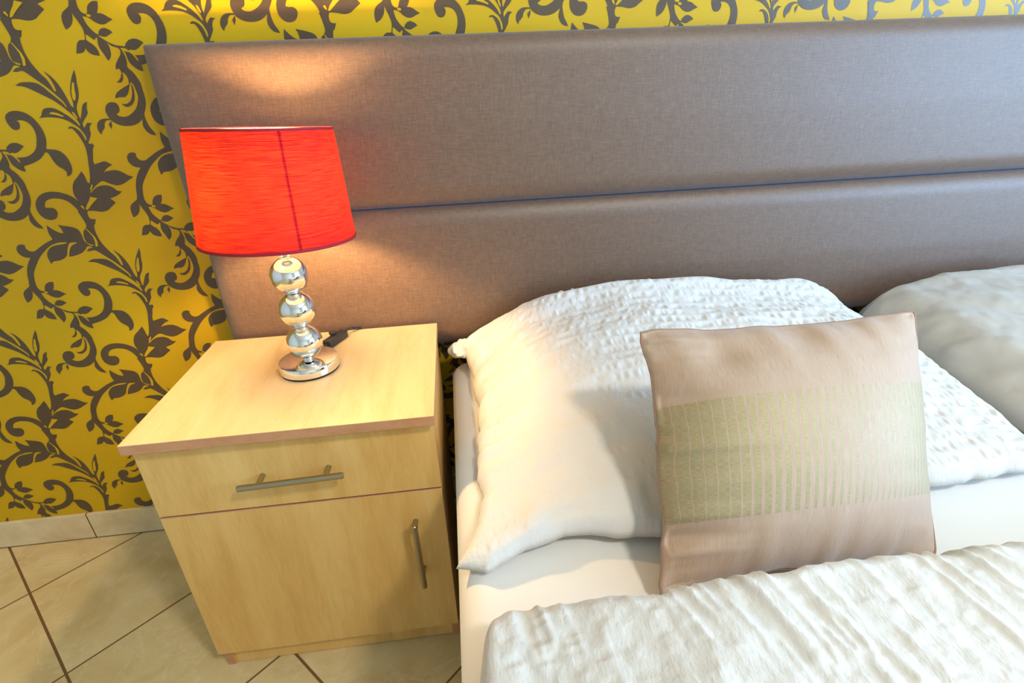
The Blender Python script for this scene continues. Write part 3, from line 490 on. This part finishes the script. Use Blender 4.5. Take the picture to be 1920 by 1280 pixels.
# ---------------------------------------------------------------- table lamp
LX, LY, LZ = .2555, -.270, .6045
lamp = thing('table_lamp', 'table lamp with red drum shade and chrome ball stem on the bedside cabinet', 'lamp', (LX, LY, LZ))
bm = bmesh.new(); lathe(bm, [(0, 0), (.0560, 0), (.0560, .0032), (0, .0032)]); obj('felt_pad', bm, m_felt, lamp)
bm = bmesh.new(); lathe(bm, [(0, .0032), (.0565, .0032), (.0572, .0040), (.0572, .0215), (.0565, .0226), (.055, .0230), (0, .0230)], n=96); o = obj('base', bm, m_chrome, lamp, True)
zs = [.0605, .1285, .1975]
bm = bmesh.new(); tube(bm, [(0, 0, .023), (0, 0, .03)], .010, 24); obj('stem', bm, m_chrome, lamp, True)
for zc in zs:
    bm = bmesh.new(); r = .0342
    prof = [(0.0108, -r * .99)] + [(r * math.cos(t), r * math.sin(t)) for t in np.linspace(-1.25, 1.25, 40)] + [(.0108, r * .99)]
    lathe(bm, [(0.0, -r * .95)] + [(a, b) for a, b in prof] + [(0, r * .95)], n=72)
    o = obj('chrome_ball', bm, m_chrome, lamp, True); o.location.z = zc
for zc in [(zs[0] + zs[1]) / 2, (zs[1] + zs[2]) / 2]:
    bm = bmesh.new(); lathe(bm, [(.0095, -.006), (.0130, -.0038), (.0140, -.0015), (.009, 0), (.0140, .0015), (.0130, .0038), (.0095, .006)], n=48)
    o = obj('collar', bm, m_chrome, lamp, True); o.location.z = zc
bm = bmesh.new(); lathe(bm, [(0, .230), (.0085, .230), (.0095, .232), (.0095, .2345), (.0075, .236), (.0075, .27), (.0, .27)], n=32); obj('neck', bm, m_chrome, lamp, True)
bm = bmesh.new(); lathe(bm, [(0, .2701), (.016, .2701), (.0175, .275), (.0175, .315), (.014, .318), (0, .318)], n=32); obj('bulb_socket', bm, m_plasticw, lamp, True)
SB, ST = .266, .453; RB, RT = .1325, .1165
sh = None
bm = bmesh.new(); t = .0012
prof = [(RB, SB), ((RB + RT) / 2, (SB + ST) / 2), (RT, ST), (RT - t, ST), ((RB + RT) / 2 - t, (SB + ST) / 2), (RB - t, SB)]
lathe(bm, prof, n=128, close=True); bm.normal_update()
for f_ in bm.faces:
    c_ = f_.calc_center_median()
    if math.hypot(c_.x, c_.y) < RB - (c_.z - SB) / (ST - SB) * (RB - RT) - t * .55: f_.material_index = 1
sh = obj('lamp_shade', bm, [m_shade, m_shade_in], lamp, True)
sh['label'] = 'red fabric drum shade glowing from within'
for zz, rr, hh in ((SB, RB, .0045), (ST - .0035, RT + (RB - RT) * .02, .0035)):
    bm = bmesh.new(); lathe(bm, [(rr + .0008, zz), (rr + .0006, zz + hh), (rr - .0019, zz + hh), (rr - .0018, zz - .0004), (rr + .0006, zz - .0004)], n=128, close=True); obj('shade_trim', bm, m_trim, sh, True)
# seam where the shade fabric overlaps
bm = bmesh.new(); ang = math.radians(-60.5); wv = .0022
vs = []
for zz, rr in ((SB + .004, RB), (ST - .004, RT)):
    for k in (-1, 1):
        for off in (-.0022, -.0013):
            a = ang + k * wv / rr; vs.append(bm.verts.new(((rr + off) * math.cos(a), (rr + off) * math.sin(a), zz)))
for q in ((0, 1, 3, 2), (4, 6, 7, 5), (0, 4, 5, 1), (2, 3, 7, 6), (0, 2, 6, 4), (1, 5, 7, 3)): bm.faces.new([vs[i] for i in q])
obj('shade_seam', bm, m_seam, sh)
bm = bmesh.new()
tube(bm, [(RT * .99 * math.cos(a), RT * .99 * math.sin(a), ST - .002) for a in np.linspace(0, 2 * math.pi, 64, endpoint=False)], .0012, 8, True)
tube(bm, [(.021 * math.cos(a), .021 * math.sin(a), .316) for a in np.linspace(0, 2 * math.pi, 32, endpoint=False)], .0014, 8, True)
for k in range(3):
    a = 2 * math.pi * k / 3 + .4
    tube(bm, [(.021 * math.cos(a), .021 * math.sin(a), .316), (.06 * math.cos(a), .06 * math.sin(a), .395), (RT * .985 * math.cos(a), RT * .985 * math.sin(a), ST - .003)], .0013, 8)
obj('shade_frame', bm, m_steel, sh, True)
bm = bmesh.new(); lathe(bm, [(0, .3181), (.009, .3185), (.010, .325), (.0135, .342), (.014, .354), (.012, .366), (.007, .377), (0, .384)], n=40); obj('light_bulb', bm, m_glow, lamp, True)

sh.rotation_euler = (-.034, .036, 0); c_ = Vector((0, 0, (SB + ST) / 2)); sh.location = c_ - sh.rotation_euler.to_matrix() @ c_ + Vector((.003, 0, 0))
# cord with in-line switch lying behind the lamp
cd = thing('power_cord', 'black lamp cord with inline switch lying behind the chrome lamp base', 'cord', (.285, -.13, .6045))
def rel(p): return (p[0] - .285, p[1] + .13, p[2] - .6045)
bm = bmesh.new()
tube(bm, [rel(p) for p in ((.262, -.2105, .6145), (.266, -.200, .614), (.269, -.192, .6135), (.272, -.184, .6135))], .003, 10); 
tube(bm, [rel(p) for p in ((.296, -.118, .6145), (.305, -.108, .616), (.314, -.1, .615), (.322, -.092, .610), (.328, -.083, .606), (.330, -.078, .597), (.331, -.0765, .55), (.332, -.0765, .40), (.335, -.0765, .12), (.338, -.0765, .02))], .003, 10)
obj('cable', bm, m_black, cd, True)
bm = bmesh.new(); box(bm, -.034, .034, -.0105, .0105, 0, .0185, .0035, 3)
bmesh.ops.transform(bm, matrix=Matrix.Translation((0, -.022, 0)) @ Matrix.Rotation(math.radians(66), 4, 'Z'), verts=bm.verts)
sw = obj('switch_body', bm, m_black, cd, True)
bm = bmesh.new(); lathe(bm, [(0, .0), (.008, .0), (.0085, .002), (.0085, .0045), (.007, .0055), (0, .0055)], n=24)
bmesh.ops.transform(bm, matrix=Matrix.Translation((-.006, -.014, .0182)), verts=bm.verts); obj('switch_dial', bm, m_black, sw, True)

# ---------------------------------------------------------------- bed
BX0, BX1, BY0, BY1 = .533, 2.36, -2.12, -.084
MT = .505
bm = bmesh.new(); box(bm, BX0 + .035, BX1 - .035, BY0 + .03, BY1 - .01, .06, .20, .01, 2)
for x in (BX0 + .09, BX1 - .09):
    for y in (BY0 + .1, BY1 - .12): tube(bm, [(x, y, 0), (x, y, .06)], .025, 16)
tag(obj('bed_base', bm, m_side, None, True), 'light wooden bed base under the white sheeted mattress', 'bed')
def mattress():
    nx, ny = 120, 120
    def ax(a, b, r, n): 
        e = (1 - np.cos(np.linspace(0, math.pi / 2, 12))) * r
        return np.concatenate([a + e, np.linspace(a + r, b - r, n)[1:-1], (b - e)[::-1]])
    xs, ys = ax(BX0, BX1, .045, nx), ax(BY0, BY1, .045, ny)
    X, Y = np.meshgrid(xs, ys, indexing='ij'); R = .04
    dx = np.minimum(X - BX0, BX1 - X); dy = np.minimum(Y - BY0, BY1 - Y)
    d = np.clip(R - np.hypot(np.clip(R - dx, 0, R), np.clip(R - dy, 0, R)), 0, R)
    Z = MT - R + R * rnd(d / R) + .0006 * fbm(X * 6, Y * 6, 3)
    P = np.stack([X, Y, Z], -1)
    bm = bmesh.new(); n, m = P.shape[:2]
    g = [[bm.verts.new(P[i, j]) for j in range(m)] for i in range(n)]
    for i in range(n - 1):
        for j in range(m - 1): bm.faces.new((g[i][j], g[i + 1][j], g[i + 1][j + 1], g[i][j + 1]))
    rv = [g[0][j] for j in range(m)] + [g[i][-1] for i in range(1, n)] + [g[-1][j] for j in range(m - 2, -1, -1)] + [g[i][0] for i in range(n - 2, 0, -1)]
    rows = [rv]
    for z, o_ in ((.44, 0), (.40, .002), (.34, .003), (.28, .002), (.24, 0), (.22, -.008), (.203, -.03)):
        row = []
        for v in rv:
            c = Vector(((BX0 + BX1) / 2, (BY0 + BY1) / 2, 0)); ex = 1 if v.co.x > c.x else -1; ey = 1 if v.co.y > c.y else -1
            onx = abs(v.co.x - (BX0 if ex < 0 else BX1)) < .04; ony = abs(v.co.y - (BY0 if ey < 0 else BY1)) < .04
            wv = .0012 * math.sin(v.co.y * 23 + z * 9) if onx else 0
            row.append(bm.verts.new((v.co.x + ((o_ + wv) * ex if onx else 0), v.co.y + (min(o_, 0) * ey if ony else 0), z)))
        for i in range(len(rv)):
            j = (i + 1) % len(rv); bm.faces.new((rows[-1][i], rows[-1][j], row[j], row[i]))
        rows.append(row)
    bm.faces.new(rows[-1][::-1])
    bmesh.ops.recalc_face_normals(bm, faces=bm.faces)
    return obj('mattress', bm, m_sheet, None, True)
tag(mattress(), 'bed mattress under a smooth white fitted sheet beside the maple cabinet', 'mattress')

# ---------------------------------------------------------------- pillows
def seersucker(X, Yarc, amp, seed, pitch=.027, fine=75):
    row = np.floor(Yarc / pitch); fr = Yarc / pitch - row
    mask = np.sin(np.pi * fr) ** 1.3
    pk = noise(X * fine + 3 * noise(X * 9, Yarc * 9, seed), row * 7.31 + fr * .8, seed) + .5 * noise(X * fine * 1.9, row * 3.7 + fr * 1.3, seed + 5)
    return amp * (mask * pk - .35 * (1 - mask))
def pillow_left():
    n, m = 420, 330
    s = np.linspace(0, 1, n); s = s + .028 * np.sin(2 * np.pi * s) * -1; t = np.linspace(0, 1, m)
    s = np.clip(s, 0, 1)
    Sg, Tg = np.meshgrid(s, t, indexing='ij')
    # plan outline: left edge, right edge, head end, front hem
    lx = np.interp(Tg, [0, .06, .15, .35, .55, .8, .92, 1], [.556, .572, .583, .588, .577, .573, .554, .536])
    rx = np.interp(Tg, [0, .1, .5, .8, 1], [1.43, 1.50, 1.52, 1.50, 1.47])
    by = np.interp(Sg, [0, .05, .15, 1], [-.125, -.095, -.086, -.088])
    fy = np.interp(Sg, [0, .04, .09, .16, .3, .7, .85, 1], [-.738, -.748, -.730, -.712, -.728, -.708, -.700, -.695])
    X = lx + (rx - lx) * Sg; Y = by + (fy - by) * Tg
    X = X + .004 * fbm(Tg * 14, Sg * 3, 2) * np.exp(-Sg / .03)
    Y = Y + .004 * fbm(Sg * 16, Tg * 3, 8) * np.exp(-(1 - Tg) / .05)
    hs = sinterp(Sg, [0, .08, .18, .4, .65, .88, 1], [.50, .74, .93, 1.0, .92, .74, .68])
    ht = sinterp(Tg, [0, .08, .2, .35, .6, .8, .92, 1], [.93, 1.0, 1.0, .90, .60, .36, .24, .16])
    k = np.ones(9) / 9
    fl = .35 * rnd(Sg / .03) + .65 * (1 - np.exp(-(Sg / .12) ** 1.5))
    H = .128 * hs * ht * fl * rnd((1 - Sg) / .13) * rnd(Tg / .10) * rnd((1 - Tg) / .08)
    H = H + .013 * rnd(Sg / .02) * rnd((1 - Sg) / .03) * rnd(Tg / .03) * rnd((1 - Tg) / .025)
    H = H + .010 * fbm(Sg * 4, Tg * 4, 21, 3) * sm(Sg / .1) * sm((1 - Tg) / .1) * sm(Tg / .1) * sm((1 - Sg) / .1)
    zr = np.interp(Sg, [0, .1, 1], [.512, .522, .528]) + .035 * (1 - sm(Tg / .2)) * 1.0
    P = np.stack([X, Y, zr + np.maximum(H, 0)], -1)
    arc = np.cumsum(np.linalg.norm(np.diff(P[n // 2], axis=0, prepend=P[n // 2][:1]), axis=-1))
    A = np.broadcast_to(arc, (n, m))
    inner = sm(Sg / .02) * sm((1 - Sg) / .03) * sm(Tg / .03) * sm((1 - Tg) / .03)
    amp = .0024 * (.42 + .75 * sm((Sg * 1.5 + (1 - Tg) * .9 - .55) / .6))
    D = seersucker(P[..., 0], A + .003 * noise(X * 12, A * 6, 77), amp, 4, .025, 105) * inner
    D = D + .0022 * fbm(X * 9, A * 12, 31, 2) * inner
    # soft creases running in from the left hem and the lower corner
    cr = np.exp(-Sg / .10) * .0050 * noise(A * 42, X * 9, 17) + np.exp(-((1 - Tg) / .14)) * .0045 * noise(X * 34, A * 8, 23)
    D = D + cr * inner
    P2 = displace(P, D)
    U = P.copy(); U[..., 2] = np.minimum(zr, P[..., 2]) - .5 * np.minimum(zr - MT - .0015, .02) * sm(np.minimum(np.minimum(Sg, 1 - Sg), np.minimum(Tg, 1 - Tg)) / .05) * 2
    U[..., 2] = np.maximum(U[..., 2], MT + .0015)
    uv = np.stack([Sg, Tg], -1)
    return grid_mesh('pillow', P2, m_linen, None, uv, U)
p1 = pillow_left()
tag(p1, 'plump white crinkled pillow against the headboard behind the taupe cushion', 'pillow', )
def ear():
    n, m = 60, 40
    u, v = np.meshgrid(np.linspace(0, 2 * np.pi, n, endpoint=True), np.linspace(-np.pi / 2, np.pi / 2, m), indexing='ij')
    dx, dy, dz = np.cos(v) * np.cos(u), np.cos(v) * np.sin(u), np.sin(v)
    r = 1 + .16 * np.sin(5 * u + 4 * v) * np.cos(v) + .09 * noise(3 * np.cos(u) + 5, 3 * v + 3 * np.sin(u), 3) + .05 * noise(8 * np.cos(u) + 8 * np.sin(u), 7 * v, 9)
    P = np.stack([.574 + .040 * r * dx + .004 * dz, -.126 + .031 * r * dy, .551 + .020 * r * dz + .004 * dx], -1)
    P[-1] = P[0]
    o = grid_mesh('pillowcase_corner', P, m_linen, p1); o['label'] = 'gathered corner of the white pillowcase'
ear()

def pillow_right():
    n, m = 260, 240
    Sg, Tg = np.meshgrid(np.linspace(0, 1, n), np.linspace(0, 1, m), indexing='ij')
    lx = np.interp(Tg, [0, .1, .5, 1], [1.60, 1.545, 1.548, 1.54]); X = lx + (2.36 - lx) * Sg
    Y = -.09 - .66 * Tg
    H = .128 * np.interp(Sg, [0, .1, .25, .6, 1], [.72, .86, 1, 1.02, .8]) * np.interp(Tg, [0, .15, .35, .6, .8, 1], [.95, 1, .95, .72, .5, .25])
    H = H * rnd(Sg / .12) * rnd((1 - Sg) / .1) * rnd(Tg / .12) * rnd((1 - Tg) / .1)
    zr = .52 + .015 * (1 - sm(Tg / .2))
    P = np.stack([X, Y, zr + H], -1)
    inner = sm(Sg / .03) * sm((1 - Sg) / .03) * sm(Tg / .03) * sm((1 - Tg) / .03)
    a = math.radians(-33); xr = X * math.cos(a) + Y * math.sin(a); yr = -X * math.sin(a) + Y * math.cos(a)
    D = .007 * noise(xr * 4, yr * 17, 3) + .003 * noise(xr * 7, yr * 40, 7) + .002 * fbm(X * 20, Y * 20, 5)
    P2 = displace(P, D * inner); U = P.copy(); U[..., 2] = MT + .002
    return grid_mesh('pillow', P2, m_grey_linen, None, np.stack([Sg, Tg], -1), U)
tag(pillow_right(), 'pale grey creased pillow at the right edge, behind the white crinkled one', 'pillow')

# ---------------------------------------------------------------- duvet
def duvet():
    x0, x1 = .562, 2.33
    xs = np.concatenate([np.linspace(0, 1.05, 420), np.linspace(1.05, x1 - x0, 90)[1:]])
    ts = np.concatenate([np.linspace(0, .42, 190), np.linspace(.42, 1.25, 90)[1:]])
    L, T = np.meshgrid(xs, ts, indexing='ij')
    X = x0 + L
    fy = np.interp(X, [.568, .60, .64, .763, .861, .966, 1.028, 1.1, 1.207, 1.6, 2.33], [-.856, -.846, -.845, -.856, -.860, -.855, -.853, -.858, -.866, -.87, -.87])
    fy = fy + .003 * noise(X * 22, X * 0, 5)
    Y = fy - T
    Wl = L; Wr = (x1 - x0) - L
    H = .106 + .006 * fbm(X * 5, Y * 5, 2)
    H = H * sinterp(L, [0, .03, .12, .3, 2], [.66, .70, .85, 1, 1]) * rnd(Wl / .016) * rnd(Wr / .05) * rnd(T / .04) * rnd((1.25 - T) / .05)
    P = np.stack([X - .012 * np.exp(-Wl / .03) * sm(T / .1), Y, .515 + H], -1)
    inner = sm(Wl / .02) * sm(Wr / .03) * sm(T / .02) * sm((1.25 - T) / .05)
    a = math.radians(82); xr = X * math.cos(a) - Y * math.sin(a); yr = X * math.sin(a) + Y * math.cos(a)
    wob = .02 * noise(X * 7, Y * 7, 11)
    r1 = noise(xr * 13 + 1.5, (yr + wob) * 42, 41); r2 = noise(xr * 26, (yr + wob) * 85, 43)
    ridge = (1 - np.abs(r1) * 2) * .0026 * (1 + .8 * noise(X * 8, Y * 8, 51)) + (1 - np.abs(r2) * 2) * .0016 * (1 + noise(X * 10, Y * 10, 52))
    D = (ridge + seersucker(Y, X + wob * .5, .0014, 6, .028, 90) + .003 * fbm(X * 12, Y * 8, 9)) * inner
    P2 = displace(P, -D)
    # keep orientation outwards
    U = P.copy(); U[..., 2] = MT + .003
    o = grid_mesh('duvet', P2[:, ::-1], m_duvet, None, None, U[:, ::-1]); return o
tag(duvet(), 'white crinkled duvet spread over the lower part of the bed', 'duvet')

# ---------------------------------------------------------------- cushion
def cushion():
    TL, TR = Vector((.815, -.592, .779)), Vector((1.243, -.598, .775))
    BL, BR = Vector((.778, -.822, .522)), Vector((1.158, -.818, .522))
    n = 200
    s = np.sin(np.linspace(-1, 1, n) * np.pi / 2 * .93) / math.sin(np.pi / 2 * .93)
    Sg, Tg = np.meshgrid(s, s, indexing='ij')     # Tg: -1 bottom, 1 top
    ps = np.where(Sg < 0, .085, .03)
    su = Sg * (1 - ps * (1 - np.abs(Tg) ** 3) * np.abs(Sg)); tv = Tg * (1 - .06 * (1 - np.abs(Sg) ** 2.5) * np.abs(Tg))
    cn = (np.abs(Sg) * np.abs(Tg)) ** 14; su = su - .02 * np.sign(Sg) * cn; tv = tv - .02 * np.sign(Tg) * cn
    su = su + np.where(Sg < 0, 1, 0) * .014 * np.abs(noise(Tg * 7 + 3, Sg * 0, 91)) * np.abs(Sg) ** 6
    su = su + .010 * noise(Tg * 6, Sg * 0 + 2, 3) * np.abs(Sg) ** 4; tv = tv + .010 * noise(Sg * 6, Tg * 0, 5) * np.abs(Tg) ** 4
    a = (su + 1) / 2; b = (tv + 1) / 2
    c = [np.array(v) for v in (BL, BR, TL, TR)]
    P = ((1 - a) * (1 - b))[..., None] * c[0] + (a * (1 - b))[..., None] * c[1] + ((1 - a) * b)[..., None] * c[2] + (a * b)[..., None] * c[3]
    nrm = np.cross(c[1] - c[0], c[2] - c[0]); nrm /= np.linalg.norm(nrm)
    prof = np.clip((1 - Sg ** 2), 0, 1) ** .62 * np.clip((1 - Tg ** 2), 0, 1) ** .62
    th = .078 * prof
    # tension creases running in from the seams and corners
    cr = (.0060 * noise(Tg * 8, Sg * 1.6, 3) + .0045 * noise(Tg * 19 + Sg, Sg * 1.5, 33)) * np.exp(-(1 + Sg) / .26) + .005 * noise(Tg * 9, Sg * 1.6, 8) * np.exp(-(1 - Sg) / .2) * .5
    cr = cr + .0055 * noise(Sg * 8 + Tg * 1.5, Tg * 1.5, 13) * np.exp(-(1 - Tg) / .28) + .0045 * noise(Sg * 9, Tg * 1.5, 15) * np.exp(-(1 + Tg) / .2)
    dent = -.010 * np.exp(-(((Sg + .52) / .16) ** 2 + ((Tg - .68) / .12) ** 2)) - .006 * np.exp(-(((Sg - .05) / .10) ** 2 + ((Tg - .82) / .16) ** 2))
    dent = dent - .010 * np.exp(-(((Sg + .85) / .2) ** 2 + ((Tg - .38) / .07) ** 2)) - .010 * np.exp(-(((Sg + .9) / .25) ** 2 + ((Tg + .62) / .06) ** 2))
    edge = sm((1 - np.abs(Sg)) / .05) * sm((1 - np.abs(Tg)) / .05)
    F = P + nrm * (th + (cr + dent) * edge)[..., None]
    B = P - nrm * (th * .62)[..., None]
    B[..., 2] = np.maximum(B[..., 2], MT + .003); F[..., 2] = np.maximum(F[..., 2], MT + .004)
    o = grid_mesh('cushion', F, m_cushion, None, np.stack([(Sg + 1) / 2, (Tg + 1) / 2], -1), B)
    rim = np.concatenate([P[:, 0], P[-1, 1:], P[-2::-1, -1], P[0, -2:0:-1]]) + nrm * .0005
    rim[:, 2] = np.maximum(rim[:, 2], MT + .004)
    bm = bmesh.new(); tube(bm, [Vector(p) for p in rim[::2]], .0016, 8, True); p = obj('piping', bm, m_piping, o, True)
    tag(o, 'square taupe silk cushion with a gold striped band leaning on the white pillow', 'cushion')
cushion()
